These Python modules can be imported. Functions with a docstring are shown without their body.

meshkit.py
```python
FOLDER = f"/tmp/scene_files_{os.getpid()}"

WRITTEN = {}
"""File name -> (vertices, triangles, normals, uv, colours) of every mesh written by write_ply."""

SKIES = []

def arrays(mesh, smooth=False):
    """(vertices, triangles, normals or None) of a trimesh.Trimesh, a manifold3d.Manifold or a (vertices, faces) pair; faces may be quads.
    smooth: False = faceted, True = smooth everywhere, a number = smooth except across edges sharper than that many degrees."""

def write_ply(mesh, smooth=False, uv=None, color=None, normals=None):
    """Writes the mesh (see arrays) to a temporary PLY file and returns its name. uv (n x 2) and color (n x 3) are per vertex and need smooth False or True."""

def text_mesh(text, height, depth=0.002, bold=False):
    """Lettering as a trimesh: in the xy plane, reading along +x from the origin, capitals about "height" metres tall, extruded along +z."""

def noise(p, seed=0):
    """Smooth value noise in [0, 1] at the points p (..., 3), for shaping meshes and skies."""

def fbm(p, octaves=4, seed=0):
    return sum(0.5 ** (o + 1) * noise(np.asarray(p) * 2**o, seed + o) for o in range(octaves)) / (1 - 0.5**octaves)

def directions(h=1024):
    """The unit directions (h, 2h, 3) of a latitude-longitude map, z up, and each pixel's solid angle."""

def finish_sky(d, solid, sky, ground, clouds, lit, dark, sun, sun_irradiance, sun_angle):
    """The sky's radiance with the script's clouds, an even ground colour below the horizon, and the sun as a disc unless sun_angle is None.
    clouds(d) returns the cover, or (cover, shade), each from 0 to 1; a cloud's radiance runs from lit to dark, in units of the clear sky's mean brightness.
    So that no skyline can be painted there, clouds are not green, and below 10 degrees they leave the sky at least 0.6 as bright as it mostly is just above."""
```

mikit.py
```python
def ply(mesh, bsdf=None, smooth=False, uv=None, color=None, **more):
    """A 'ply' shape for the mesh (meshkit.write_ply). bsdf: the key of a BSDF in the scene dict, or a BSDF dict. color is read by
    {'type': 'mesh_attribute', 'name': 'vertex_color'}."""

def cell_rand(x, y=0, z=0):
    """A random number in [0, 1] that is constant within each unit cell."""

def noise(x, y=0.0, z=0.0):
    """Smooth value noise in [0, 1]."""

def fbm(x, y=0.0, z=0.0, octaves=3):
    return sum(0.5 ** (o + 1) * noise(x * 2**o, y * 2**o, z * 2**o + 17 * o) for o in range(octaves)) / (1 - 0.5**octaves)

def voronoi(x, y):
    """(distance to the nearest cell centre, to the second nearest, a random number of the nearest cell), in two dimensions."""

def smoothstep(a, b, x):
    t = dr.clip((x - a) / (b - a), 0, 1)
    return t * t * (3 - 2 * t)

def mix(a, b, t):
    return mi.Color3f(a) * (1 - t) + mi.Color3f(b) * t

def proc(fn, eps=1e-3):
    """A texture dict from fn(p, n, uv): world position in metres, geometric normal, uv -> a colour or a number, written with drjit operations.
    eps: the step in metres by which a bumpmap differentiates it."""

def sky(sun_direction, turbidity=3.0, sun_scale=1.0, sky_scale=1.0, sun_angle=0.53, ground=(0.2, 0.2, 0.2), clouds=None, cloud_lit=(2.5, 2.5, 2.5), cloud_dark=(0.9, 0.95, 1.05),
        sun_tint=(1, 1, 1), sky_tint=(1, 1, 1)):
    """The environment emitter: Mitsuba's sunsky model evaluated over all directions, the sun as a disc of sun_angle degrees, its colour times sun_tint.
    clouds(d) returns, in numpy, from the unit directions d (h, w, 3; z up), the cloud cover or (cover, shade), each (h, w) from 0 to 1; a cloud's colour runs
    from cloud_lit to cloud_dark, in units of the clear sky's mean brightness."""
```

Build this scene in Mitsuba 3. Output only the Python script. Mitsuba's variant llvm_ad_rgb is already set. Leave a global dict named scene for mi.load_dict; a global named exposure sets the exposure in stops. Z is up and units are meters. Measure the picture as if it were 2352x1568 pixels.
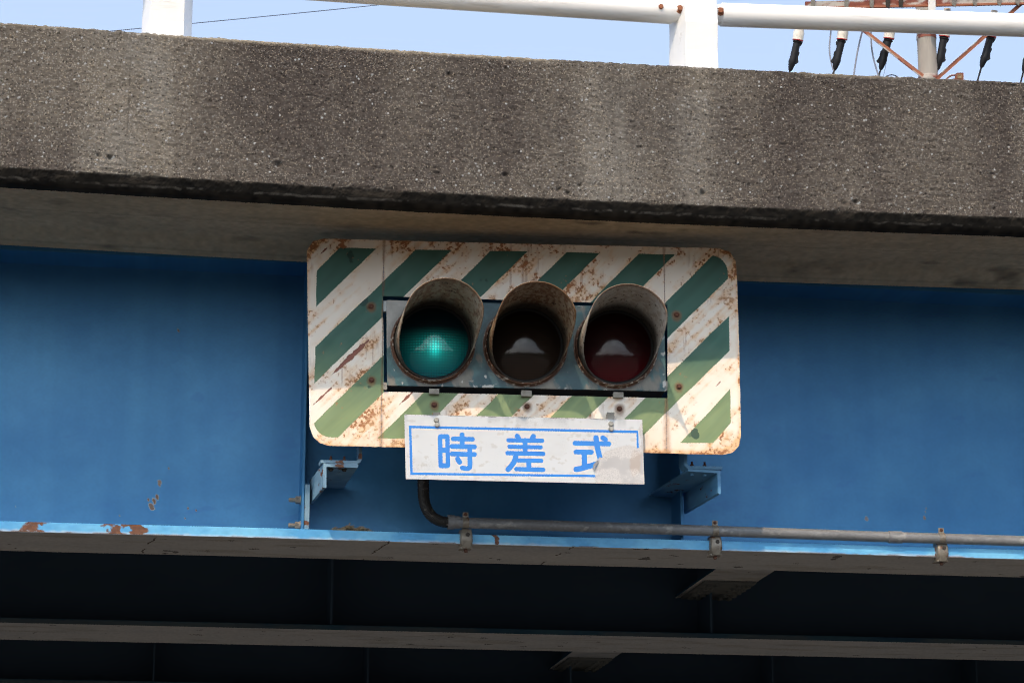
import math, random
import numpy as np
import drjit as dr
import mitsuba as mi
import trimesh
import shapely
from shapely.geometry import Polygon, LineString, Point, box as sbox
from shapely.ops import unary_union
import meshkit, mikit
from mikit import noise, fbm, voronoi, cell_rand, smoothstep, mix, proc

T = mi.ScalarTransform4f
scene, labels = {}, {}
rng = np.random.default_rng(7)

# ------------------------------------------------------------------ camera, sky, exposure
PITCH, YAW, FOC = math.radians(15.0), math.radians(8.87), 5479.0 / 2352.0      # focal length in frame widths
EYE = np.array([0.0, 0.0, 1.6])
FWD = np.array([math.sin(YAW) * math.cos(PITCH), math.cos(YAW) * math.cos(PITCH), math.sin(PITCH)])
RIGHT = np.array([math.cos(YAW), -math.sin(YAW), 0.0])
UP = np.cross(RIGHT, FWD)
scene['camera'] = {'type': 'perspective', 'fov': 2 * math.degrees(math.atan(0.5 / FOC)), 'fov_axis': 'x', 'near_clip': 0.1, 'far_clip': 6000.0,
                   'to_world': T().look_at(origin=EYE.tolist(), target=(EYE + FWD).tolist(), up=[0, 0, 1])}
SUN = np.array([-0.45, -1.0, 1.07])
scene['sky'] = mikit.sky(SUN.tolist(), turbidity=9.0, sun_scale=0.52, sun_tint=(1.0, 0.97, 0.92), sun_angle=0.6, ground=(0.09, 0.09, 0.085),
                         clouds=lambda d: 0.30 + 0 * d[..., 2], cloud_lit=(1.30, 1.60, 2.1), sky_tint=(0.92, 0.98, 1.10))       # thin even haze
exposure = 2.38

# ------------------------------------------------------------------ helpers
# photo measurements are in a 2352 x 1568 frame; a point on a known real plane follows from one of them
def ray(x, y): return FWD + RIGHT * (x - 1176) / 5479.0 + UP * (784 - y) / 5479.0
def aty(x, y, Y):
    d = ray(x, y); return EYE + d * (Y - EYE[1]) / d[1]
def atz(x, y, Z):
    d = ray(x, y); return EYE + d * (Z - EYE[2]) / d[2]
def atd(x, y, D): return EYE + ray(x, y) * D
def crop(ox, oy, k): return lambda x, y: ((ox + x * k) / 1.7415, (oy + y * k) / 1.7415)

class Plane:
    """A tilted plate: local (s, t) in metres across and up it, d out of it towards the road."""
    def __init__(self, o, yaw, tilt):
        yaw, tilt = math.radians(yaw), math.radians(tilt)
        self.o, self.ex = np.array(o), np.array([math.cos(yaw), math.sin(yaw), 0])
        n, up = np.array([math.sin(yaw), -math.cos(yaw), 0]), np.array([0, 0, 1.0])
        self.ey, self.n = up * math.cos(tilt) + n * math.sin(tilt), n * math.cos(tilt) - up * math.sin(tilt)
    def loc(self, x, y, d=0.0):
        r = ray(x, y); o = self.o + self.n * d
        p = EYE + r * ((o - EYE) @ self.n) / (r @ self.n) - o
        return float(p @ self.ex), float(p @ self.ey)
    def pt(self, s, t, d=0.0):
        s, t, d = (np.asarray(v, float)[..., None] for v in np.broadcast_arrays(s, t, d))
        return self.o + s * self.ex + t * self.ey + d * self.n
    def world(self, v): return self.pt(v[:, 0], v[:, 1], v[:, 2])

BOARD = Plane(atd(1200, 796, 9.97), -5.0, 1.0)

def obj(key, mesh, bsdf, parent=None, smooth=False, uv=None, **more):
    key = f'{parent}__{key}' if parent else key
    k, i = key, 0
    while k in scene:
        i += 1; k = f'{key}_{i:03d}'
    scene[k] = mikit.ply(mesh, bsdf, smooth=smooth, uv=uv, **more)
    return k
names = set()
def thing(name, label, cat, group=None):
    k, i = name, 0
    while k in names:
        i += 1; k = f'{name}_{i:03d}'
    names.add(k)
    labels[k] = {'label': label, 'category': cat}
    if group: labels[k]['group'] = group
    return k
def join(ms): return trimesh.util.concatenate(ms)
def tm(v, f): return trimesh.Trimesh(np.asarray(v, float), np.asarray(f, int), process=False)
def box(x0, x1, y0, y1, z0, z1, ch=0.0):
    if ch <= 0:
        m = trimesh.creation.box(extents=[x1 - x0, y1 - y0, z1 - z0])
        m.apply_translation([(x0 + x1) / 2, (y0 + y1) / 2, (z0 + z1) / 2]); return m
    pts = []
    for sx in (0, 1):
        for sy in (0, 1):
            for sz in (0, 1):
                c = np.array([x1 if sx else x0, y1 if sy else y0, z1 if sz else z0]); s = np.array([1 - 2 * sx, 1 - 2 * sy, 1 - 2 * sz])
                for a in range(3):
                    q = c + s * ch; q[a] = c[a]; pts.append(q)
    return trimesh.convex.convex_hull(np.array(pts))
def grid(P):
    """(rows, cols, 3) points as a quad sheet"""
    r, c = P.shape[:2]
    i = np.arange(r * c).reshape(r, c)
    q = np.stack([i[:-1, :-1], i[:-1, 1:], i[1:, 1:], i[1:, :-1]], -1).reshape(-1, 4)
    return tm(P.reshape(-1, 3), np.vstack([q[:, [0, 1, 2]], q[:, [0, 2, 3]]]))
def tube(pts, r, sides=14, caps=True):
    p = np.asarray(pts, float); r = np.broadcast_to(np.asarray(r, float), (len(p),))
    t = np.gradient(p, axis=0); t /= np.linalg.norm(t, axis=1, keepdims=True)
    ref = np.array([0.123, 0.31, 0.94]) if abs(t[0][2]) < 0.9 else np.array([1.0, 0.1, 0])
    a = np.cross(t, ref); a /= np.linalg.norm(a, axis=1, keepdims=True); b = np.cross(t, a)
    an = np.arange(sides + 1) / sides * 2 * np.pi
    P = p[:, None] + r[:, None, None] * (np.cos(an)[None, :, None] * a[:, None] + np.sin(an)[None, :, None] * b[:, None])
    if caps:
        P = np.concatenate([np.repeat(p[:1, None], sides + 1, 1), P, np.repeat(p[-1:, None], sides + 1, 1)])
    m = grid(P[:, ::-1]); m.merge_vertices(); m.update_faces(m.nondegenerate_faces()); m.remove_unreferenced_vertices(); m.fix_normals()
    return m
def spline(pts, n=24):
    from scipy.interpolate import CubicSpline
    p = np.asarray(pts, float); d = np.r_[0, np.cumsum(np.linalg.norm(np.diff(p, axis=0), axis=1))]
    return CubicSpline(d, p)(np.linspace(0, d[-1], n))
def plate(poly, d0, d1, pl=BOARD):
    """a shapely polygon in the plane's (s, t), thick from d0 to d1 -> (mesh, uv)"""
    ms = []
    for g in getattr(poly, 'geoms', [poly]):
        if g.geom_type == 'Polygon' and g.area > 1e-7:
            m = trimesh.creation.extrude_polygon(g, d1 - d0, engine='earcut'); m.apply_translation([0, 0, d0]); ms.append(m)
    m = join(ms); v = np.array(m.vertices)
    return tm(pl.world(v), m.faces), v[:, :2]
def hexbolt(c, axis, r=0.011, h=0.009, washer=1.55, stud=0.0):
    axis = np.asarray(axis, float) / np.linalg.norm(axis)
    def cyl(rad, h0, h1, n, ch):
        a = np.arange(n) / n * 2 * np.pi
        ref = np.cross(axis, [0.31, 0.2, 0.9]); ref /= np.linalg.norm(ref); o = np.cross(axis, ref)
        ring = np.cos(a)[:, None] * ref + np.sin(a)[:, None] * o
        return trimesh.convex.convex_hull(np.vstack([np.asarray(c) + axis * h0 + ring * rad, np.asarray(c) + axis * (h1 - ch) + ring * rad, np.asarray(c) + axis * h1 + ring * (rad - ch)]))
    ms = [cyl(r * washer, -0.002, 0.0025, 18, 0.0006), cyl(r, 0.001, h, 6, 0.0015)]
    if stud: ms.append(cyl(r * 0.55, 0, h + stud, 12, 0.001))
    return join(ms)
def mapped(pts, pl=BOARD, d=0.0): return [pl.loc(x, y, d) for x, y in pts]
def deform_world(p, amp, freq, seed=0): return (meshkit.fbm(p * freq, 3, seed) - 0.5) * 2 * amp

KF = 8.965 / 9.10
def zf(z): return 1.6 + (z - 1.6) * KF

# ------------------------------------------------------------------ materials
def bsdf(key, color, rough=0.6, spec=0.4, metallic=0.0, bump=None, bscale=1.0, eps=1e-3, two=True, **kw):
    col = {'type': 'rgb', 'value': list(color)} if isinstance(color, (tuple, list)) else proc(color)
    r = rough if isinstance(rough, (int, float)) else proc(rough)
    d = {'type': 'principled', 'base_color': col, 'roughness': r, 'specular': spec, 'metallic': metallic, **kw}
    if bump is not None: d = {'type': 'bumpmap', 'arbitrary': proc(bump, eps), 'scale': bscale, 'bsdf': d}
    scene[key] = {'type': 'twosided', 'bsdf': d} if two else d
C3 = mi.Color3f
def spot(x, y, cx, cy, r): return dr.sqrt(dr.square(x - cx) + dr.square(y - cy)) / r

YF, YW, YFL = 8.965, 10.12, 9.92           # fascia face, front girder web face, front edge of its bottom flange

JOINTS = [aty(295, 250, YF)[0], aty(1425, 310, YF)[0]]           # form-board joints
def concrete_fn(p, n, uv):
    # exposed-aggregate weathered concrete: brown-grey matrix, pale and bluish pebbles, damp streaks down the face
    x, z = p.x + 0.6 * (p.y - YF), p.z + 0.5 * (p.y - YF)
    f1, s1, c1 = voronoi(x * 105, z * 105)
    f2, s2, c2 = voronoi(x * 180 + 7.3, z * 180)
    f3, s3, c3 = voronoi(x * 58 + 3.1, z * 58 + 9)
    streak = fbm(x * 5.5, z * 0.5, 3.0, 4)
    patch = fbm(x * 1.1 + 5, z * 1.6, 1.0, 4)
    m1 = 0.5 * smoothstep(0.36, 0.70, streak) + 0.5 * smoothstep(0.40, 0.66, patch)
    wash = 1.1 * smoothstep(-0.16, -0.02, x) * smoothstep(0.06, 0.02, x + 0.03 * (noise(z * 14, x * 9) - 0.5)) + 0.9 * dr.exp(-dr.square((x + 0.20) / 0.12)) + 0.8 * dr.exp(-dr.square((x - 2.16) / 0.10)) + 0.8 * dr.exp(-dr.square((x - 1.80) / 0.17))
    wash = wash * (0.35 + 1.1 * noise(x * 11, z * 5))
    m1 = dr.clip(m1 * 0.66 + 0.42 * wash, 0, 1)
    base = mix((0.054, 0.045, 0.040), (0.136, 0.121, 0.101), m1)
    base = mix(base, C3(0.155, 0.15, 0.14), 0.35 * dr.clip(wash, 0, 1) * smoothstep(0.4, 0.6, noise(x * 6 + 9, z * 4)))
    base = base * (0.62 + 0.76 * fbm(x * 110, z * 110, 2.0, 3))
    peb = mix((0.10, 0.09, 0.083), (0.30, 0.29, 0.27), c1 * c1)
    peb = mix(peb, C3(0.24, 0.19, 0.13), smoothstep(0.70, 0.85, noise(x * 120, z * 120, 4)))
    expo = 0.35 + 0.65 * m1
    base = mix(base, peb, 0.85 * smoothstep(0.40, 0.26, f1) * smoothstep(0.50, 0.72, c1) * expo)
    base = mix(base, C3(0.32, 0.275, 0.22), smoothstep(0.44, 0.28, f2) * smoothstep(0.84, 0.92, c2) * (0.5 + 0.5 * expo))
    base = mix(base, C3(0.30, 0.31, 0.315), smoothstep(0.30, 0.18, f3) * smoothstep(0.955, 0.985, c3 + 0.05 * m1))
    pit = smoothstep(0.24, 0.12, f3 + 0.25 * (noise(x * 160, z * 160, 3) - 0.5)) * smoothstep(0.06, 0.04, c3) + 0.9 * smoothstep(0.36, 0.22, f1) * smoothstep(0.15, 0.08, c1)
    base = base * (1 - 0.75 * dr.clip(pit, 0, 1))
    for jx in JOINTS:
        d = dr.abs(p.x - jx + 0.006 * (fbm(p.z * 14, jx, 0.0, 3) - 0.5))
        base = base * (1 - 0.30 * smoothstep(0.006, 0.001, d) * smoothstep(0.35, 0.6, fbm(p.z * 30, jx, 1.0, 3)))
        base = mix(base, C3(0.15, 0.14, 0.125), 0.45 * smoothstep(0.018, 0.006, dr.abs(d - 0.008)) * smoothstep(0.45, 0.7, fbm(p.z * 11, jx, 4.0, 3)))
    sag = 0.005 * dr.square(p.x - 1.45) / (1 + dr.square(p.x - 1.45) / 25)
    zz = (p.z - sag - 1.6) / KF + 1.6 + 0.006 * (fbm(p.x * 30, p.z * 30, 1.0, 3) - 0.5)
    # black algae crust on the drip edge, with a worn arris, its caught light painted pale
    wet = smoothstep(4.684, 4.670, zz)
    crust = mix((0.012, 0.011, 0.010), (0.04, 0.034, 0.027), noise(p.x * 40, p.z * 90, 2))
    crust = mix(crust, C3(0.16, 0.145, 0.125), smoothstep(0.006, 0.001, dr.abs(zz - 4.643 + 0.006 * (noise(p.x * 25, 3.0) - 0.5))) * smoothstep(0.40, 0.75, 0.5 * fbm(p.x * 7, 1.0, 2.0, 3) + 0.5 * fbm(p.x * 60, p.z * 80, 2.0, 2)))
    base = mix(base, crust, wet)
    # lichen-pale dusty top arris
    top = smoothstep(5.262, 5.282, zz) * smoothstep(0.45, 0.65, fbm(p.x * 1.3 + 2.3, 0.0, 0.0, 3))
    return mix(base, C3(0.30, 0.26, 0.20), 0.8 * top)
bsdf('concrete', concrete_fn, 0.93, 0.2, bump=lambda p, n, uv: 0.0025 * (smoothstep(0.0, 0.5, voronoi((p.x + 0.6 * (p.y - YF)) * 105, (p.z + 0.5 * (p.y - YF)) * 105)[0]) * -1) + 0.002 * noise(p.x * 160, p.y * 160, p.z * 160), bscale=1.0, eps=1.2e-3)

def soffit_fn(p, n, uv):
    g = 0.6 * fbm(p.x * 2.0, p.y * 4, 1.0, 4) + 0.4 * fbm(p.x * 2.2, p.y * 14, 1.0, 4); h = fbm(p.x * 40, p.y * 40, 2.0, 3)
    c = mix((0.33, 0.255, 0.165), (0.60, 0.47, 0.325), g) * (0.8 + 0.4 * h)
    board = smoothstep(0.04, 0.0, dr.abs((p.y - 9.1) * 3.2 - dr.floor((p.y - 9.1) * 3.2) - 0.5)) * 0.15
    st = smoothstep(0.60, 0.90, fbm(p.x * 5, p.y * 9, 4.0, 4))
    c = mix(c * (1 - board), C3(0.06, 0.05, 0.04), st * 0.7)
    return mix(c, C3(0.60, 0.54, 0.45), smoothstep(9.165, 9.10, p.y + 0.05 * (fbm(p.x * 6, 0.0, 0.0, 3) - 0.5)) * 0.8)
bsdf('soffit_concrete', soffit_fn, 0.92, 0.2)

chips = [(348, 1163, 0.020, 0.9), (354, 1152, 0.015, 1), (361, 1141, 0.009, 1), (367, 1106, 0.012, 0.9), (366, 1113, 0.008, 1), (341, 1148, 0.008, 1), (388, 1075, 0.007, 1), (409, 759, 0.008, 1), (36, 1162, 0.006, 1), (274, 1183, 0.006, 1), (432, 1167, 0.005, 1), (450, 1172, 0.005, 1), (425, 1190, 0.005, 1), (1990, 1190, 0.012, 0.6), (2128, 1166, 0.006, .7), (2126, 1176, 0.006, .7), (2124, 1189, 0.006, .7), (117, 1206, .008, 1), (2122, 1147, .005, .7)]
chips = [(*aty(x, y, YW)[[0, 2]], r * 0.75, a * 0.9) for x, y, r, a in chips]
def rust_col(a): return mix((0.055, 0.022, 0.014), (0.20, 0.075, 0.03), a)
def web_fn(p, n, uv):
    x, z = p.x, p.z
    cl = fbm(x * 1.7, z * 2.6, p.y, 4); st = fbm(x * 16, z * 0.7, p.y, 4); fine = fbm(x * 120, z * 120, 0.0, 2); mott = fbm(x * 9, z * 11, 4.0, 4)
    f = dr.clip(0.50 * cl + 0.25 * mott + 0.22 * st - 0.02, 0, 1)
    c = mix((0.021, 0.128, 0.295), (0.050, 0.200, 0.375), smoothstep(0.15, 0.85, f)) * (0.95 + 0.10 * fine)
    sc = 0.5 * smoothstep(0.66, 0.82, fbm(x * 9 + 3 * z, z * 22 - 4 * x, 7.0, 4)) * smoothstep(0.55, 0.7, fbm(x * 2.1, z * 3.1, 9.0, 2))
    c = mix(c, C3(0.02, 0.10, 0.29), 0.6 * sc)
    wob = 0.008 * (fbm(x * 70, z * 70, 0.0, 2) - 0.5)
    for cx, cz, r, a in chips:
        d = dr.sqrt(dr.square((x - cx) * 1.25 + (z - cz) * 0.35) + dr.square((z - cz) * 0.8)) + 1.6 * wob
        c = mix(c, C3(0.40, 0.36, 0.24), a * 0.8 * smoothstep(r * 1.05, r * 0.8, d))
        c = mix(c, rust_col(fine * 0.4), a * smoothstep(r * 0.78, r * 0.6, d))
    return c
bsdf('blue_paint', web_fn, lambda p, n, uv: 0.36 + 0.10 * fbm(p.x * 3, p.z * 3, p.y, 3), 0.5, 0.38)

frust = [(62, 0.07), (85, 0.09), (250, 0.09), (285, 0.13), (318, 0.09), (1140, 0.04), (2160, .03), (2150, .02)]
frust = [(aty(x, 1225, YFL)[0], r) for x, r in frust]
def flange_fn(p, n, uv):
    x = p.x; yz = p.z * 1.0
    cl = fbm(x * 6, yz * 12, 0.0, 4); fine = fbm(x * 90, p.y * 60, p.z * 90, 3)
    c = mix((0.07, 0.32, 0.62), (0.16, 0.48, 0.74), smoothstep(0.3, 0.7, cl)) * (0.9 + 0.2 * fine)
    c = mix(c, C3(0.55, 0.62, 0.64), 0.55 * smoothstep(3.412, 3.398, p.z + 0.01 * fbm(x * 40, 0.0, 0.0, 2)) * smoothstep(0.35, 0.6, fbm(x * 3, 2.0, 0.0, 3)))
    r = mi.Float(0)
    for cx, w in frust: r = dr.maximum(r, 1.15 - dr.square((x - cx) / w))
    rr = smoothstep(0.62, 0.72, r * (0.25 + 0.75 * fbm(x * 26, p.z * 34, 1.0, 4)))
    front = smoothstep(9.99, 9.93, p.y)
    edge = smoothstep(3.402, 3.392, p.z) * smoothstep(0.52, 0.6, fbm(x * 8, p.y * 3, 5.0, 4))
    c = mix(c, rust_col(fine), dr.clip(rr + edge, 0, 1) * front)
    # weathered grey-dusted underside with dark scuffs and one or two cracked paint lines
    c = c * smoothstep(11.6, 11.5, p.y) + c * 0.22 * smoothstep(11.5, 11.6, p.y)  # rear girders: same paint darkened, the shade under the deck in the colour
    u = mix((0.41, 0.425, 0.44), (0.53, 0.53, 0.525), fbm(x * 1.2, p.y * 6, 3.0, 4)) * (0.85 + 0.3 * fine)
    u = mix(u, C3(0.20, 0.165, 0.09), 0.3 * smoothstep(0.56, 0.76, fbm(x * 3.1, p.y * 12, 8.0, 4)))
    u = mix(u, C3(0.03, 0.022, 0.018), 0.8 * smoothstep(0.80, 0.84, fbm(x * 11 + 3, p.y * 16, 1.0, 3)))
    k = 0.0 * x
    for cx in (0.02, 0.99, 1.78):
        l = dr.abs(x - cx - 0.35 * (10.15 - p.y) * 0.4 - 0.02 * (fbm(p.y * 30, cx, 0.0, 3) - 0.5))
        k = dr.maximum(k, smoothstep(0.0055, 0.002, l) * smoothstep(0.35, 0.5, noise(p.y * 18, cx * 9, 0.0)))
    k = k * smoothstep(11.0, 10.9, p.y)
    u = mix(u, C3(0.05, 0.028, 0.018), k)
    return dr.select(n.z < -0.5, u, c)
bsdf('shaded_paint', lambda p, n, uv: mix((0.032, 0.066, 0.110), (0.060, 0.105, 0.165), fbm(p.x * 1.5, p.z * 3, p.y, 4)), 0.6, 0.3)  # inner girders: darker copy of the blue, under-deck shade put into the colour
bsdf('pale_grime', lambda p, n, uv: mix((0.085, 0.095, 0.10), (0.17, 0.18, 0.175), fbm(p.x * 9, p.y * 9, p.z * 9, 4)), 0.7, 0.3)
bsdf('flange_paint', flange_fn, 0.5, 0.4)
bsdf('bracket_paint', lambda p, n, uv: mix(mix((0.10, 0.21, 0.32), (0.22, 0.36, 0.46), fbm(p.x * 20, p.y * 20, p.z * 20, 3)), rust_col(noise(p.x * 90, p.z * 90, p.y * 40)), smoothstep(0.62, 0.70, fbm(p.x * 24, p.y * 17, p.z * 30, 4))), 0.5, 0.4)
bsdf('bracket_blue', lambda p, n, uv: mix(mix((0.05, 0.18, 0.36), (0.13, 0.31, 0.48), fbm(p.x * 20, p.y * 9, p.z * 20, 3)), rust_col(noise(p.x * 90, p.z * 90, p.y * 40)), smoothstep(0.68, 0.74, fbm(p.x * 24, p.y * 17, p.z * 30, 4))), 0.5, 0.4)
bsdf('rust_bolt', lambda p, n, uv: mix((0.045, 0.03, 0.026), (0.17, 0.07, 0.04), fbm(p.x * 130, p.y * 130, p.z * 130, 3)), 0.8, 0.3)
bsdf('bright_rust', lambda p, n, uv: mix((0.14, 0.05, 0.03), (0.36, 0.15, 0.08), fbm(p.x * 130, p.y * 130, p.z * 130, 3)), 0.85, 0.3)
bsdf('zinc_bolt', lambda p, n, uv: mix((0.20, 0.20, 0.18), (0.46, 0.45, 0.41), fbm(p.x * 150, p.y * 150, p.z * 150, 3)), 0.5, 0.5, 0.5)
bsdf('white_paint', lambda p, n, uv: mix(C3(0.80, 0.795, 0.77), C3(0.55, 0.50, 0.42), smoothstep(0.62, 0.85, fbm(p.x * 7, p.y * 40, p.z * 40, 4)) * 0.5), 0.35, 0.45)

# background board: white with diagonal green bands, rust bleeding through
oA = Plane.loc
c4, c5, c6, c7 = crop(1200, 900, .38265), crop(2100, 900, .38265), crop(1200, 1450, .38265), crop(2100, 1450, .38265)
uls = [mapped([c4(415, 238), c4(170, 485)]), mapped([c4(1215, 255), c4(180, 1255)]), mapped([c4(2000, 262), c6(180, 600)]), mapped([c5(430, 285), c6(800, 800)]), mapped([c5(1190, 300), c6(2060, 340)]), mapped([c5(1950, 330), c7(490, 350)]), mapped([c5(2120, 960), c7(1260, 370)]), mapped([c7(2150, 270), c7(1590, 870)])]
lrs = [mapped([c4(805, 238), c4(170, 855)]), mapped([c4(1590, 255), c4(240, 1568)]), mapped([c4(2382, 270), c6(410, 770)]), mapped([c5(780, 295), c6(1460, 520)]), mapped([c5(1560, 315), c7(80, 345)]), mapped([c5(2140, 540), c7(870, 360)]), mapped([c5(2140, 1310), c7(1480, 520)]), mapped([c7(2160, 620), c7(1930, 880)])]
bands = []
for (a0, a1), (b0, b1) in zip(uls, lrs):
    row = []
    for (q0, q1) in ((a0, a1), (b0, b1)):
        dx, dy = q0[0] - q1[0], q0[1] - q1[1]; L = math.hypot(dx, dy)
        nx, ny = dy / L, -dx / L                                                          # towards the lower right
        row.append((nx, ny, nx * q0[0] + ny * q0[1]))
    bands.append(row)
iL, iT, iR, iB = BOARD.loc(*c4(173, 600))[0], BOARD.loc(*c5(400, 285))[1], BOARD.loc(*c5(2133, 1100))[0], BOARD.loc(*c6(900, 790))[1]
board_bolts = [BOARD.loc(x / 1.7415, y / 1.7415) for x, y in ((1484, 1226), (1486, 1520), (1737, 1619), (2108, 1625), (2478, 1634), (2706, 1259), (2716, 1546))]
seamL, seamR = BOARD.loc(880, 700)[0], BOARD.loc(1527, 700)[0]
def board_fn(p, n, uv):
    s, t = uv.x, uv.y
    wob = 0.004 * (fbm(s * 14, t * 14, 0.0, 2) - 0.5)
    g, gd = mi.Float(0), mi.Float(1)
    for (ax, ay, ac), (bx, by, bc) in bands:
        da, db = s * ax + t * ay - ac + wob, s * bx + t * by - bc + wob
        g = dr.maximum(g, smoothstep(-0.0012, 0.0012, da) * smoothstep(0.0012, -0.0012, db)); gd = dr.minimum(gd, dr.minimum(dr.abs(da), dr.abs(db)))
    cx, cy, hx, hy, R = (iL + iR) / 2, (iT + iB) / 2, (iR - iL) / 2, (iT - iB) / 2, 0.075
    tt = t + 0.0215 * (s - cx) * 0
    qx, qy = dr.maximum(dr.abs(s - cx) - hx + R, 0), dr.maximum(dr.abs(tt - cy) - hy + R, 0)
    rr = dr.sqrt(dr.square(qx) + dr.square(qy)) - R + wob
    g = g * smoothstep(0.0015, -0.0015, rr)
    # brushed rust lies along the bands (they were painted that way)
    a, b = (s + t) * 0.7071, (s - t) * 0.7071
    brush = fbm(a * 7, b * 55, 1.0, 4); cloud = fbm(s * 4.5, t * 4.5, 7.0, 4); speck = fbm(s * 110, t * 110, 3.0, 4); mid = fbm(s * 24, t * 24, 5.0, 4)
    edge = smoothstep(-0.03, 0.03, rr)
    rim = smoothstep(0.018, 0.055, rr)
    white = mix((0.74, 0.69, 0.60), (0.80, 0.78, 0.73), cloud)
    low = smoothstep(-0.28, -0.44, t); side = smoothstep(0.74, 0.88, dr.abs(s))
    white = mix((0.83, 0.755, 0.65), (0.87, 0.835, 0.77), cloud)
    nearb = smoothstep(0.035, 0.0, dr.minimum(gd, 1.0))
    wash = dr.clip(rim * (0.55 + 0.7 * low + 0.35 * side) + 0.30 * low + 0.20 * nearb * mid, 0, 1)
    tan = dr.clip(1.25 * wash * (0.30 + 1.0 * mid) + 0.80 * smoothstep(0.42, 0.68, 0.35 * brush + 0.35 * cloud + 0.30 * mid) * (0.55 + 0.9 * speck), 0, 1)
    white = mix(white, C3(0.74, 0.45, 0.22), 0.9 * tan)
    drip = smoothstep(0.60, 0.75, fbm(s * 60, t * 7, 2.0, 4)) * smoothstep(0.45, 0.65, cloud)
    dots = smoothstep(0.60, 0.74, 0.55 * speck + 0.22 * mid + 0.20 * cloud + 0.13 * tan + 0.06 * rim)
    blot = smoothstep(0.65, 0.78, 0.40 * mid + 0.20 * cloud + 0.40 * speck + 0.13 * rim + 0.09 * nearb + 0.05 * smoothstep(0.36, 0.42, t))
    ru = mix((0.20, 0.070, 0.030), (0.42, 0.19, 0.080), speck)
    white = mix(white, ru, dr.clip(0.62 * dots + 0.70 * blot + 0.40 * drip, 0, 1))
    # red lead primer showing where the white flaked off in long slivers
    for (px, py), ln, wd in slivers:
        u_, v_ = (s - px) * 0.7071 + (t - py) * 0.7071, (s - px) * 0.7071 - (t - py) * 0.7071
        w_ = wd * (1 - dr.square(u_ / ln)) + 0.010 * (fbm(u_ * 60, v_ * 60, 2.0, 3) - 0.5)
        white = mix(white, C3(0.24, 0.095, 0.07), smoothstep(-0.0015, 0.0015, w_ - dr.abs(v_)) * smoothstep(ln, ln * 0.95, dr.abs(u_)))
    bleach_sunlit = smoothstep(0.05, -0.30, t + 0.1 * (cloud - 0.5))  # bleaching plus the sunlit tone, painted into the lower green
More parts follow.
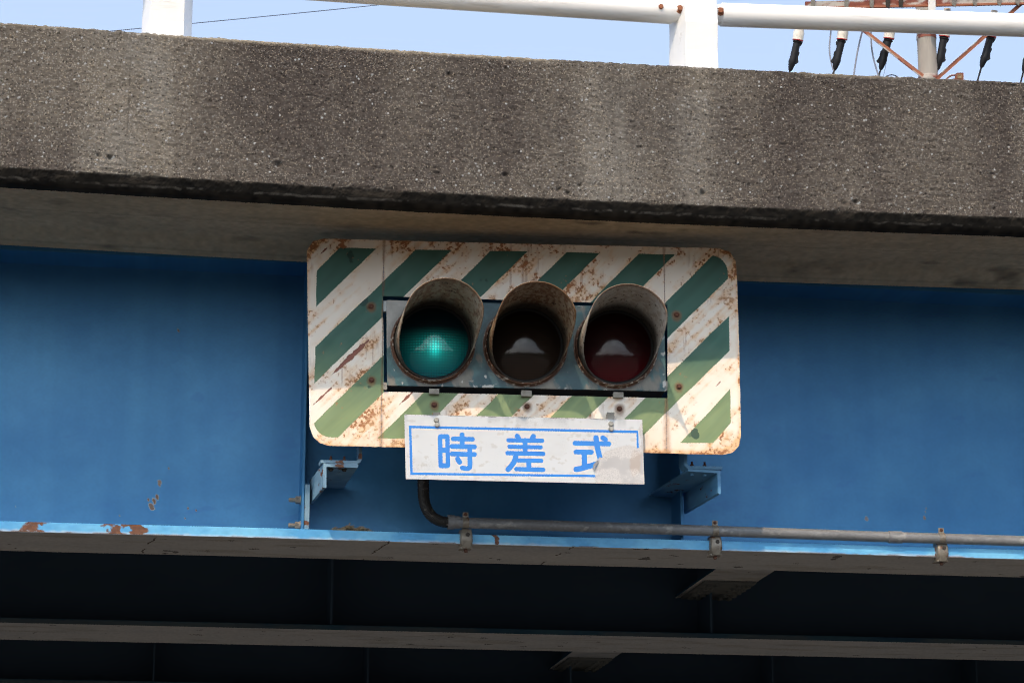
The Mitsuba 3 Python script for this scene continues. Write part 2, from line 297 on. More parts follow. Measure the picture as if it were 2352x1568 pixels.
    gr = mix((0.052, 0.135, 0.110), (0.215, 0.290, 0.145), bleach_sunlit * (0.75 + 0.35 * brush))
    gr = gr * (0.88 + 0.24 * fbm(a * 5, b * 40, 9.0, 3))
    gr = mix(gr, C3(0.02, 0.055, 0.05), 0.8 * smoothstep(0.76, 0.79, fbm(s * 9 + 3, t * 11, 2.0, 4)))
    gr = mix(gr, ru, 0.8 * smoothstep(0.72, 0.78, 0.5 * speck + 0.5 * mid))
    c = mix(white, gr, g)
    # rust bleeding from the panel joints, the rim and round the bolts
    for sx in (seamL, seamR):
        d = dr.abs(s - sx) / (0.004 + 0.010 * smoothstep(0.4, 0.8, fbm(t * 9, sx, 0.0, 3)) + 0.02 * smoothstep(-0.1, -0.42, t) * (1 if sx > 0 else 0.2))
        c = mix(c, ru, 0.6 * smoothstep(1.0, 0.15, d) * (0.45 + 0.75 * speck))
    for bx, by in board_bolts:
        d = dr.sqrt(dr.square(s - bx) + dr.square((t - by) * dr.select(t < by, 0.75, 1.0))) * (0.75 + 0.5 * mid)
        c = mix(c, C3(0.17, 0.075, 0.03), 0.75 * smoothstep(0.028, 0.011, d))
    return c
slivers = [(BOARD.loc(805, 820), 0.115, 0.011), (BOARD.loc(738, 912), 0.06, 0.005), (BOARD.loc(935, 912), 0.05, 0.006), (BOARD.loc(746, 574), 0.03, 0.004), (BOARD.loc(1651, 880), 0.022, 0.003)]
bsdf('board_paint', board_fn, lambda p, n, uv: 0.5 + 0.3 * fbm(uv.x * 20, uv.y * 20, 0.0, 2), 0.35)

LENS = [BOARD.loc(1732 / 1.7415, 1368 / 1.7415, 0.03), BOARD.loc(2102 / 1.7415, 1379 / 1.7415, 0.03), BOARD.loc(2464 / 1.7415, 1387 / 1.7415, 0.03)]
def case_fn(p, n, uv):
    s, t = uv.x, uv.y
    m, f, w = fbm(s * 9, t * 9, 1.0, 4), fbm(s * 60, t * 60, 2.0, 3), fbm(s * 30 + 9 * t, t * 12, 5.0, 4)
    c = mix((0.020, 0.068, 0.088), (0.050, 0.130, 0.140), smoothstep(0.3, 0.7, m)) * (0.85 + 0.3 * f)
    near = mi.Float(9)
    for cx, cy in LENS: near = dr.minimum(near, dr.sqrt(dr.square(s - cx) + dr.square(t - cy)))
    low = smoothstep(LENS[1][1] - 0.10, LENS[1][1] - 0.19, t)
    bare = smoothstep(0.57, 0.68, 0.6 * m + 0.4 * w + 0.13 * low + 0.13 * smoothstep(0.20, 0.165, near) * low)
    c = mix(c, mix((0.10, 0.095, 0.08), (0.24, 0.215, 0.18), w), bare * 0.85)
    corner = smoothstep(0.0, 0.012, (t - LENS[0][1]) * 1.1 - (s - LENS[0][0] + 0.165) * 1.2 - 0.0 + 0.05 * (m - 0.5))
    corner = corner * smoothstep(LENS[0][0], LENS[0][0] - 0.02, s)
    c = mix(c, C3(0.34, 0.34, 0.32) * (0.85 + 0.3 * f), corner)
    flake = 0.8 * smoothstep(0.69, 0.74, 0.5 * fbm(s * 45, t * 45, 8.0, 4) + 0.5 * fbm(s * 13, t * 13, 4.0, 3) + 0.05 * low + 0.12 * smoothstep(LENS[2][0] + 0.17, LENS[2][0] + 0.20, s) * smoothstep(LENS[2][1] + 0.02, LENS[2][1] - 0.05, t))
    c = mix(c, C3(0.52, 0.52, 0.49), flake)
    grime = smoothstep(0.205, 0.16, near)
    return mix(c, C3(0.035, 0.03, 0.026), 0.75 * grime * (0.5 + 0.7 * f))
bsdf('case_paint', case_fn, 0.45, 0.45)
def visor_fn(rust, base):
    def fn(p, n, uv):
        a, l = uv.x, uv.y
        m, f, k = fbm(a * 6, l * 3, 1.0 + rust * 9, 4), fbm(a * 40, l * 26, 2.0, 3), fbm(a * 14, l * 20 + rust * 7, 4.0, 4)
        c = mix(C3(base) * 0.75, C3(base) * 1.2, m)
        c = mix(c, C3(0.16, 0.08, 0.04), dr.clip(rust + 0.25, 0, 1) * smoothstep(0.42, 0.66, 0.6 * m + 0.4 * k + 0.1 * l))
        c = mix(c, C3(0.03, 0.024, 0.02), 0.85 * smoothstep(0.60, 0.72, 0.55 * k + 0.2 * f + 0.25 * fbm(a * 5, l * 30, 6.0, 3)))
        c = mix(c, C3(0.20, 0.10, 0.045), smoothstep(0.90, 1.0, l + 0.12 * (f - 0.5)) * 0.7)
        return mix(c, C3(0.022, 0.019, 0.016), smoothstep(0.42, 0.12, l + 0.1 * (m - 0.5)) * 0.9)  # dark near the lens: grime plus the shade inside the hood, in the colour
    return fn
for i, (r, b) in enumerate(((0.45, (0.36, 0.325, 0.26)), (0.95, (0.30, 0.235, 0.16)), (0.15, (0.46, 0.44, 0.40)))):
    bsdf(f'visor_paint_{i}', visor_fn(r, b), 0.6, 0.35)
bsdf('ring_rust', lambda p, n, uv: mix(mix((0.05, 0.032, 0.022), (0.19, 0.085, 0.05), fbm(p.x * 30, p.y * 30, p.z * 30, 4)), C3(0.36, 0.32, 0.27), smoothstep(0.60, 0.68, fbm(p.x * 80, p.y * 60, p.z * 80, 3))), 0.6, 0.4)
bsdf('black_gasket', (0.012, 0.012, 0.012), 0.7, 0.3)
bsdf('dark_steel', lambda p, n, uv: mix((0.018, 0.018, 0.018), (0.06, 0.05, 0.04), fbm(p.x * 30, p.y * 30, p.z * 30, 3)), 0.7, 0.3)
bsdf('latch_steel', lambda p, n, uv: mix((0.10, 0.09, 0.075), (0.34, 0.32, 0.28), fbm(p.x * 60, p.y * 60, p.z * 60, 3)), 0.5, 0.5, 0.2)
bsdf('nylon', (0.42, 0.47, 0.48), 0.4, 0.4)
def lens_bsdf(key, c0, c1):
    def fn(p, n, uv):
        q = 0.6 + 0.4 * smoothstep(0.1, 0.5, dr.abs(uv.x * 95 - dr.floor(uv.x * 95) - 0.5) + dr.abs(uv.y * 95 - dr.floor(uv.y * 95) - 0.5))
        return mix(c0, c1, smoothstep(0.02, -0.13, uv.y)) * q
    scene[key] = {'type': 'twosided', 'bsdf': {'type': 'roughplastic', 'distribution': 'ggx', 'alpha': 0.011, 'diffuse_reflectance': proc(fn), 'int_ior': 1.43, 'nonlinear': False}}
lens_bsdf('lens_teal', (0.002, 0.014, 0.020), (0.002, 0.034, 0.062))
lens_bsdf('lens_brown', (0.014, 0.008, 0.005), (0.020, 0.011, 0.007))
lens_bsdf('lens_red', (0.018, 0.0015, 0.002), (0.060, 0.002, 0.005))
def lamp_fn(p, n, uv):
    x, y = uv.x - 0.008, uv.y + 0.024
    r2 = dr.square(x) + dr.square(y)
    core, halo, wide = dr.exp(-(dr.square(x / 0.022) + dr.square(y / 0.034))), dr.exp(-r2 / (2 * 0.046 ** 2)), dr.exp(-(dr.square(x / 0.10) + dr.square(y / 0.11)))
    gx, gy = dr.abs(uv.x * 88 - dr.floor(uv.x * 88) - 0.5) * 2, dr.abs(uv.y * 88 - dr.floor(uv.y * 88) - 0.5) * 2
    pr = smoothstep(0.25, 0.9, gx) * (0.25 + smoothstep(0.2, 0.9, gy))
    rib = smoothstep(0.35, 0.95, gy) * (0.35 + 0.65 * smoothstep(0.2, 0.8, gx))
    upper_fade = smoothstep(0.075, -0.035, uv.y)                  # emission fades to nothing over the upper part of the lens
    return upper_fade * C3(0.012, 0.60, 0.52) * (0.27 * core * (0.4 + 0.7 * pr) + 0.060 * halo * (0.25 + 0.8 * pr) + 0.060 * wide * (0.25 + rib))

_a, _b = BOARD.loc(1617 / 1.7415, 1656.5 / 1.7415, 0.045), BOARD.loc(2569 / 1.7415, 1677.5 / 1.7415, 0.045)
def top_grime(uv):
    d = _a[1] + (uv.x - _a[0]) * (_b[1] - _a[1]) / (_b[0] - _a[0]) - uv.y
    return smoothstep(0.006, 0.002, d) * smoothstep(0.35, 0.6, fbm(uv.x * 30, 1.0, 0.0, 3)) + 0.35 * smoothstep(0.05, 0.0, d) * smoothstep(0.5, 0.7, fbm(uv.x * 22, uv.y * 6, 2.0, 3))
bsdf('sign_sheeting', lambda p, n, uv: (1 - 0.6 * top_grime(uv)) * mix(C3(0.545, 0.57, 0.59), C3(0.45, 0.445, 0.43), 0.35 * smoothstep(0.50, 0.85, fbm(uv.x * 7, uv.y * 16, 1.0, 4)) + 0.6 * smoothstep(0.66, 0.78, fbm(uv.x * 40, uv.y * 60, 2.0, 3))) * (1 - 0.25 * smoothstep(0.30, 0.0, voronoi(uv.x * 210, uv.y * 210)[0]) * smoothstep(0.5, 0.65, fbm(uv.x * 9, uv.y * 7, 3.0, 3))), 0.35, 0.5)
bsdf('sign_ink', lambda p, n, uv: mix((0.013, 0.165, 0.60), (0.025, 0.23, 0.68), fbm(uv.x * 20, uv.y * 20, 1.0, 3)), 0.3, 0.5)
bsdf('faded_ink', lambda p, n, uv: mix((0.03, 0.26, 0.80), (0.55, 0.62, 0.80), smoothstep(0.3, 0.7, fbm(uv.x * 18, uv.y * 18, 1.0, 3))), 0.3, 0.5)
def bare_fn(p, n, uv):
    f, s2, c = voronoi(uv.x * 230, uv.y * 230); m = fbm(uv.x * 9, uv.y * 11, 1.0, 4)
    b = mix((0.375, 0.37, 0.37), (0.46, 0.455, 0.455), m)
    b = mix(b, C3(0.40, 0.32, 0.26), 0.6 * smoothstep(0.60, 0.74, fbm(uv.x * 13 + 4, uv.y * 8, 3.0, 4)))
    return mix(b, C3(0.62, 0.60, 0.58), 0.7 * smoothstep(0.10, 0.30, s2 - f) * smoothstep(0.40, 0.55, fbm(uv.x * 16, uv.y * 18, 9.0, 3)))
bsdf('bare_alu', bare_fn, 0.5, 0.5, 0.1)
bsdf('galvanised', lambda p, n, uv: mix(mix((0.14, 0.145, 0.15), (0.25, 0.255, 0.26), fbm(p.x * 9, p.y * 40, p.z * 40, 4)), C3(0.36, 0.36, 0.345), 0.7 * smoothstep(0.60, 0.72, fbm(p.x * 26, p.y * 30, p.z * 30, 4))) * (0.8 + 0.4 * fbm(p.x * 110, p.y * 110, p.z * 110, 2)), 0.5, 0.4, 0.15)
bsdf('hose_black', lambda p, n, uv: mix(C3(0.020, 0.019, 0.018), C3(0.20, 0.18, 0.15), 0.6 * smoothstep(0.66, 0.74, fbm(p.x * 60, p.y * 60, p.z * 90, 3))), 0.55, 0.4)
bsdf('clamp_steel', lambda p, n, uv: mix(mix((0.15, 0.13, 0.10), (0.28, 0.25, 0.205), fbm(p.x * 50, p.y * 50, p.z * 50, 3)), C3(0.12, 0.055, 0.03), smoothstep(0.60, 0.72, fbm(p.x * 40, p.y * 40, p.z * 30, 4))), 0.4, 0.5, 0.25)
bsdf('pole_concrete', lambda p, n, uv: mix((0.26, 0.24, 0.215), (0.36, 0.335, 0.30), fbm(p.x * 6, p.y * 6, p.z * 3, 4)), 0.9, 0.2)
bsdf('arm_paint', lambda p, n, uv: mix(C3(0.44, 0.41, 0.37), mix((0.14, 0.035, 0.025), (0.30, 0.10, 0.06), fbm(p.x * 20, p.y * 20, p.z * 20, 3)), smoothstep(0.46, 0.56, 0.6 * fbm(p.x * 7, p.y * 7, p.z * 9, 4) + 0.4 * fbm(p.x * 2.2, p.y * 2, p.z * 2, 2) + 0.0)), 0.6, 0.4)
bsdf('brace_rust', lambda p, n, uv: mix((0.26, 0.085, 0.045), (0.42, 0.17, 0.10), fbm(p.x * 9, p.y * 9, p.z * 9, 3)), 0.7, 0.3)
bsdf('porcelain', (0.74, 0.70, 0.62), 0.25, 0.6)
bsdf('red_band', (0.42, 0.045, 0.04), 0.4, 0.5)
bsdf('rubber', (0.012, 0.013, 0.016), 0.5, 0.4)
bsdf('grey_cable', (0.28, 0.30, 0.36), 0.5, 0.4)
bsdf('straw', lambda p, n, uv: mix((0.14, 0.09, 0.05), (0.42, 0.34, 0.22), cell_rand(p.x * 120, p.y * 120, p.z * 60)), 0.9, 0.2)
bsdf('asphalt', lambda p, n, uv: mix((0.060, 0.053, 0.044), (0.090, 0.079, 0.065), fbm(p.x * 0.6, p.y * 0.6, 0.0, 4)) * (0.8 + 0.4 * noise(p.x * 60, p.y * 60)), 0.95, 0.2)
bsdf('skyline_green', lambda p, n, uv: mix((0.03, 0.045, 0.02), (0.07, 0.09, 0.04), fbm(p.x * 0.3, p.y * 0.3, p.z * 0.3, 4)), 0.95, 0.1)

# ------------------------------------------------------------------ the setting: road and far ground
G = 2500.0
obj('road', tm([[-G, -G, 0], [G, -G, 0], [G, G, 0], [-G, G, 0]], [[0, 1, 2], [0, 2, 3]]), 'asphalt'); labels['road'] = {'label': 'grey asphalt road under and in front of the overpass', 'kind': 'structure'}
ang = np.linspace(math.pi * 1.05, math.pi * 1.95, 180)                                     # rise added behind the viewer, only as the skyline the lenses mirror
ridge = 3 + 9 * meshkit.fbm(np.stack([ang * 14, ang * 0, ang * 0], -1), 5, 3) + 5 * (meshkit.noise(np.stack([np.floor(ang * 22), ang * 0, ang * 0], -1), 8) > 0.72)
rows = [np.stack([d * np.cos(ang), d * np.sin(ang), z], -1) for d, z in ((120, ang * 0 - 1), (128, ridge * 0.8), (150, ridge), (260, ridge * 1.1), (300, ang * 0 - 1))]
obj('added_skyline', grid(np.array(rows)), 'skyline_green'); labels['added_skyline'] = {'label': 'low rise added behind the viewer as skyline for the lens reflections', 'kind': 'structure'}

# ------------------------------------------------------------------ overpass: concrete deck
X0, X1 = -40.0, 44.0
def sag(x): d2 = (np.asarray(x, float) - 1.45) ** 2; return 0.005 * d2 / (1 + d2 / 25)
deck = thing('bridge_deck', 'weathered concrete bridge deck with dark pebbly edge running across the photo', 'bridge deck')
xs = np.r_[np.linspace(X0, -1.4, 40)[:-1], np.arange(-1.4, 4.7, 0.0062), np.linspace(4.7, X1, 40)[1:]]
face = np.arange(5.279, 4.676, -0.0055); D0 = YF - 9.10
prof = [(9.55, 5.284), (9.40, 5.287), (9.25, 5.288), (9.16, 5.287), (9.125, 5.287), (9.110, 5.286), (9.103, 5.283)] + [(YF, z) for z in face] + [(YF, 4.675), (9.107, 4.667), (9.114, 4.659), (9.121, 4.651), (9.128, 4.643), (9.138, 4.637), (9.15, 4.630), (9.160, 4.628), (9.168, 4.626), (9.19, 4.626), (9.21, 4.627), (9.222, 4.632), (9.226, 4.655), (9.226, 4.70)]
prof = np.array(prof); prof[:, 0] = np.where(prof[:, 0] == YF, YF, prof[:, 0] + D0); prof[:, 1] = zf(prof[:, 1])
P = np.empty((len(prof), len(xs), 3)); P[..., 0] = xs[None]; P[..., 1] = prof[:, None, 0]; P[..., 2] = prof[:, None, 1] + sag(xs)[None]
inn = (np.arange(len(prof)) >= 3) & (np.arange(len(prof)) < len(prof) - 1)
q = P * [1, 1, 1]
rough = (meshkit.noise(q * 75, 1) - 0.5) * 0.0065 + (meshkit.noise(q * 150, 2) - 0.5) * 0.0045 + (meshkit.fbm(q * 14, 3, 5) - 0.5) * 0.006
hole = meshkit.noise(q * 60, 9); pits = np.clip((hole - 0.93) / 0.05, 0, 1) * 0.008
chip = np.clip((meshkit.fbm(q * [9, 9, 22], 3, 21) - 0.56) / 0.1, 0, 1) * 0.010 * np.clip(1 - np.abs(prof[:, None, 1] - zf(4.672)) / 0.022, 0, 1)
holes = [(crop(0, 0, .5808)(1915, 1138), .014), (crop(0, 0, .5808)(750, 1090), .013), (crop(0, 0, .5808)(680, 1070), .010), (crop(1366, 0, .5808)(1560, 1330), .012), (crop(1366, 0, .5808)(1500, 1305), .012), (crop(1366, 0, .5808)(1640, 1275), .010), (crop(1366, 0, .5808)(1130, 1205), .010), (crop(1366, 0, .5808)(740, 515), .010), (crop(2732, 0, .5808)(1110, 1400), .012), (crop(2732, 0, .5808)(1190, 1395), .014), (crop(2732, 0, .5808)(140, 1330), .012)]
for (u, v), r in holes:
    c = aty(u, v, YF); d = np.hypot(P[..., 0] - c[0], P[..., 2] - c[2]); pits = np.maximum(pits, 0.014 * np.clip(1.25 - d / r + 0.6 * (meshkit.noise(q * 120, 4) - .5), 0, 1))
rings = [(crop(1366, 0, .5808)(640, 620), .015), (crop(1366, 0, .5808)(660, 1208), .016), (crop(1366, 0, .5808)(1740, 690), .018), (crop(1366, 0, .5808)(1752, 1280), .016), (crop(2732, 0, .5808)(465, 1283), .016), (crop(2732, 0, .5808)(1540, 790), .016), (crop(2732, 0, .5808)(1565, 1320), .015)]
for (u, v), r in rings:                                                                     # filled form-tie holes: a shallow dished disc with a lip
    c = aty(u, v, YF); d = np.hypot(P[..., 0] - c[0], P[..., 2] - c[2])
    pits = np.maximum(pits, np.where(d < r, 0.004, 0)); rough = np.where(d < r * 0.8, rough * 0.5, rough)
vis = ((xs > -1.4) & (xs < 4.7))[None, :] & inn[:, None]
disp = np.where(vis, rough - pits - chip, 0) * np.where(prof[:, 1] < zf(4.66), 0.45, 1.0)[:, None]
N = np.zeros((len(prof), 2)); tt = np.gradient(prof, axis=0); N[:, 0], N[:, 1] = tt[:, 1], -tt[:, 0]; N /= np.linalg.norm(N, axis=1, keepdims=True)
P[..., 1] += disp * N[:, None, 0]; P[..., 2] += disp * N[:, None, 1]
obj('edge_beam', grid(P), 'concrete', deck, smooth=True)
ys = np.r_[9.2265 + D0, 9.26 + D0, np.linspace(9.15, 9.62, 8), 9.70, 9.76, 9.79, 9.92, 10.2, np.linspace(10.6, 19.2, 12)]
xs2 = np.r_[np.linspace(X0, -1.4, 30)[:-1], np.linspace(-1.4, 4.7, 120), np.linspace(4.7, X1, 30)[1:]]
zz = np.interp(ys, [9.2265 + D0, 9.26 + D0, 9.62, 9.76, 9.92, 10.4, 19.2], [zf(4.645), 4.652, 4.662, 4.656, 4.606, 4.660, 4.660])
S = np.empty((len(ys), len(xs2), 3)); S[..., 0] = xs2; S[..., 1] = ys[:, None]; S[..., 2] = zz[:, None] + sag(xs2)[None]
S[..., 2] += (meshkit.fbm(S * [3, 12, 0], 3, 4) - 0.5) * 0.006 * (np.abs(ys - 9.5) < 0.35)[:, None]
top = S.copy(); top[..., 2] = 5.02 + sag(xs2)[None]
obj('soffit', grid(S[::-1]), 'soffit_concrete', deck, smooth=True)
obj('road_slab', join([grid(top), box(X0, X1, 19.2, 19.5, 4.6, 5.3)]), 'asphalt', deck)

# ------------------------------------------------------------------ steel girders under the deck
glabels = ['sky blue steel plate girder behind the traffic signal, lit from the front', 'dark steel girder in shade, middle of the three under the deck', 'darkest steel girder, lowest in the photo, with ribs below the grey flange']
FL = [(9.92, 10.385, 3.393, 3.436), (12.46, 13.09, 3.376, 3.404), (15.10, 15.75, 3.38, 3.408)]
WEBS = [10.12, 12.78, 15.42]
xr = lambda u, Y: aty(u, 1400, Y)[0]
RIBS = [[aty(705, 900, 9.94)[0], aty(1571, 1150, 9.92)[0]], [aty(1624, 1400, 12.60)[0], aty(760, 1400, 12.6)[0]], [aty(u, 1540, 15.25)[0] for u in (355, 843, 1305, 1765, 2230)]]
girders = []
for gi in range(3):
    g = thing('steel_girder', glabels[gi], 'girder', 'parallel steel girders under the deck'); girders.append(g)
    y0, y1, z0, z1 = FL[gi]
    obj('web', box(X0, X1, WEBS[gi], WEBS[gi] + 0.014, z1, 4.604), 'blue_paint' if gi == 0 else 'shaded_paint', g)
    fx = np.r_[X0, np.linspace(-3, 6, 60), X1]; w = 0.0016
    fp = [(y0 + w, z0), (y0, z0 + w), (y0, z1 - w), (y0 + w, z1), (y1 - w, z1), (y1, z1 - w), (y1, z0 + w), (y1 - w, z0), (y0 + w, z0)]
    FP = np.array([[(x, a, b + (0.0012 * math.sin(x * 3.1) if gi == 0 else 0)) for x in fx] for a, b in fp])
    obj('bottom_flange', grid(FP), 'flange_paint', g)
    obj('top_flange', box(X0, X1, y0, y1, 4.604, 4.632, 0.001), 'blue_paint' if gi == 0 else 'shaded_paint', g)
    for i, rx in enumerate(RIBS[gi]):
        obj('stiffener', box(rx - 0.012 if i % 2 == 0 else rx - 0.012, rx, y0 + 0.02, WEBS[gi], z1, 4.603, 0.0015), 'blue_paint' if gi == 0 else 'shaded_paint', g)
cb = [('riveted cross beam between the front and middle girders, below the flange right of centre', 10.14, 12.775, 1.0, 1552, 1682, 1371, 1617, 1745), ('small riveted cross beam behind the second grey flange, bottom centre of the photo', 12.80, 15.415, 1.0, 1262, 1375, 1535, 1290, 1400)]
for lab, ya, yb, _, ul, ur, vy, _, _ in cb:
    t = thing('cross_beam', lab, 'cross beam', 'cross beams between the girders')
    pl_, pr_ = aty(ul, vy, yb - 0.02), aty(ur, vy + 3, yb - 0.02)
    z, xa, xb = pl_[2], pl_[0], pl_[0] + 0.31
    xm = (xa + xb) / 2
    obj('web', box(xm - 0.006, xm + 0.006, ya, yb, z + 0.014, 4.60), 'shaded_paint', t)
    obj('bottom_flange', box(xa, xb, ya, yb, z, z + 0.014, 0.001), 'flange_paint', t)
    sp = obj('splice_plate', box(xa + 0.02, xb - 0.01, yb - 0.62, yb - 0.06, z - 0.014, z - 0.002, 0.001), 'pale_grime', t)
    k = 0
    for fx_ in (0.055, 0.10, 0.22, 0.27):
        for j in range(5):
            obj('bolt', hexbolt((xa + fx_, yb - 0.56 + 0.105 * j, z - 0.014), (0, 0, -1), 0.016, 0.016, 1.5), 'pale_grime', sp); k += 1

# ------------------------------------------------------------------ white guard rail on the deck edge
rail = thing('guard_rail', 'white steel guard rail with kinked posts on top of the concrete edge', 'guard rail')
def post(xl, xr_, y0, folds):
    # folded front plate with splayed side plates; profile (z, y) from the base up
    d, sp = 0.16, 0.034
    prof_ = np.array(folds); V = []
    for z, y in prof_: V.append([(xl - sp, y + d, z), (xl, y + 0.0015, z), (xl + 0.0015, y, z), (xr_ - 0.0015, y, z), (xr_, y + 0.0015, z), (xr_ + sp, y + d, z), (xr_ + sp - 0.008, y + d, z), (xr_ - 0.008, y + 0.008, z), (xl + 0.008, y + 0.008, z), (xl - sp + 0.008, y + d, z), (xl - sp, y + d, z)])
    m = grid(np.array(V)); m.fix_normals(); return m
def zy(v, Y): return aty(1600, v, Y)[2]
for (ul, ur, vf) in ((343.5, 421.5, (85, 48, -10, -60)), (1576, 1650.5, (161, 115, 53, -10))):
    xl, xr_ = aty(ul, vf[0], 9.105)[0], aty(ur, vf[0], 9.105)[0]
    um = (ul + ur) / 2
    z = [aty(um, v, 9.105)[2] for v in vf]
    z0 = z[0]
    folds = [(zf(5.27) + float(sag(xl)), 9.10), (z[1], 9.111), (z[2], 9.096), (z[2] + 0.2, 9.123), (z[2] + 0.45, 9.150)]
    pk = obj('post', post(xl, xr_, 9.105, folds), 'white_paint', rail)
    obj('base_bolt', hexbolt((xl - 0.018, 9.165, zf(5.287) + float(sag(xl))), (0, 0, 1), 0.012, 0.012), 'bright_rust', pk)
def rtube(a, b, Y=9.185, r=0.0505):
    pa, pb = aty(*a, Y), aty(*b, Y); return pa, pb
pa, pb = rtube((250, -57), (1543, 29)); obj('rail', tube([pa, pb], 0.0505, 40), 'white_paint', rail, smooth=40)
pc, pd = rtube((1656, 34.5), (2420, 61.5)); obj('rail', tube([pc, pd], 0.0505, 40), 'white_paint', rail, smooth=40)
pe = pd + (pd - pc) * 4; pf = pa + (pa - pb) * 4
obj('sleeve', tube([pb + [-0.03, 0, 0.002], pc + [0.03, 0, 0]], 0.044, 32), 'white_paint', rail, smooth=40)
for (u, v) in ((1517.5, 18), (1562, 22), (1655, 27)):
    c = aty(u, v, 9.143); obj('bolt', hexbolt(c, (-0.12, -1, -0.05), 0.0115, 0.017, 1.6), 'bright_rust', rail)

# ------------------------------------------------------------------ striped background board
bd = thing('background_board', 'rusty white board with diagonal green stripes framing the traffic signal', 'sign board')
outline = mapped([(705, 600), (705, 575), (718, 555), (742, 548), (1200, 560), (1650, 570), (1676, 578), (1690, 600), (1693, 640), (1698, 800), (1702, 1000), (1697, 1024), (1684, 1038), (1660, 1044), (1400, 1037), (1100, 1031), (755, 1023), (735, 1017), (719, 1002), (711, 980), (708, 800)])
out = Polygon(outline).buffer(-0.012).buffer(0.012, 6)
rag = np.array(out.exterior.segmentize(0.006).coords); rag += (rng.random(rag.shape) - 0.5) * 0.0016; out = Polygon(rag).buffer(0)
win = Polygon(mapped([(879.5, 680), (1533, 700), (1533, 914), (882, 899)]))
parts = {'left_panel': (-3, seamL), 'centre_panel': (seamL, seamR), 'right_panel': (seamR, 3)}
for nm, (a, b) in parts.items():
    pg = out.intersection(sbox(a + 0.0007, -2, b - 0.0007, 2)).difference(win)
    for piece in getattr(pg, 'geoms', [pg]):
        if piece.area < 1e-4: continue
        m, uv = plate(piece, -0.004, 0.0)
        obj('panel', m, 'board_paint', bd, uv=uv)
for bx, by in board_bolts: obj('bolt', hexbolt(BOARD.pt(bx, by, 0.0), BOARD.n, 0.0085, 0.009, 1.35), 'rust_bolt', bd)
# back frame of angle steel, seen only from the side
fr = [plate(Polygon([(a, -0.36), (a + 0.04, -0.36), (a + 0.04, 0.36), (a, 0.36)]), -0.045, -0.0045)[0] for a in (seamL - 0.10, seamR + 0.06)]
obj('back_rail', join(fr), 'dark_steel', bd)

# ------------------------------------------------------------------ the traffic signal
sg = thing('traffic_signal', 'horizontal three-lamp traffic signal with peeling teal case and rusty hoods, green lit', 'traffic light')
cq = [(887.5, 689), (1525, 707), (1530, 898), (889, 884.5)]
front = Polygon(mapped(cq, d=0.018)).buffer(-0.006).buffer(0.006, 4)
body = front.buffer(-0.002)
holes_ = unary_union([Point(c).buffer(0.160, 32) for c in LENS])
m, uv = plate(front.difference(holes_), 0.006, 0.018); obj('front_door', m, 'case_paint', sg, uv=uv)
m, uv = plate(body, -0.16, 0.004); obj('housing', m, 'dark_steel', sg)
for u, v, w, h in ((997, 899, 11.5, 6), (1209, 903.5, 12, 6.5), (1420, 907, 11.5, 6)):
    a = Polygon(mapped([(u - w, v - h), (u + w, v - h + 0.5), (u + w, v + h + 0.5), (u - w, v + h)], d=0.012)); mm, uv = plate(a, -0.01, 0.0215); obj('latch', mm, 'latch_steel', sg)
for u, v, w, h in ((884, 703, 3.2, 12), (884.5, 886, 4.5, 8), (1528, 882, 5, 7), (1528.5, 893, 4, 4)):
    a = Polygon(mapped([(u - w, v - h), (u + w, v - h), (u + w, v + h), (u - w, v + h)], d=0.012)); mm, uv = plate(a, -0.01, 0.014); obj('hinge', mm, 'nylon' if v < 800 else 'latch_steel', sg)
rims = [(1781, 1267), (2151, 1281), (2517, 1289)]
LN, RH = ['green', 'amber', 'red'], 0.1625
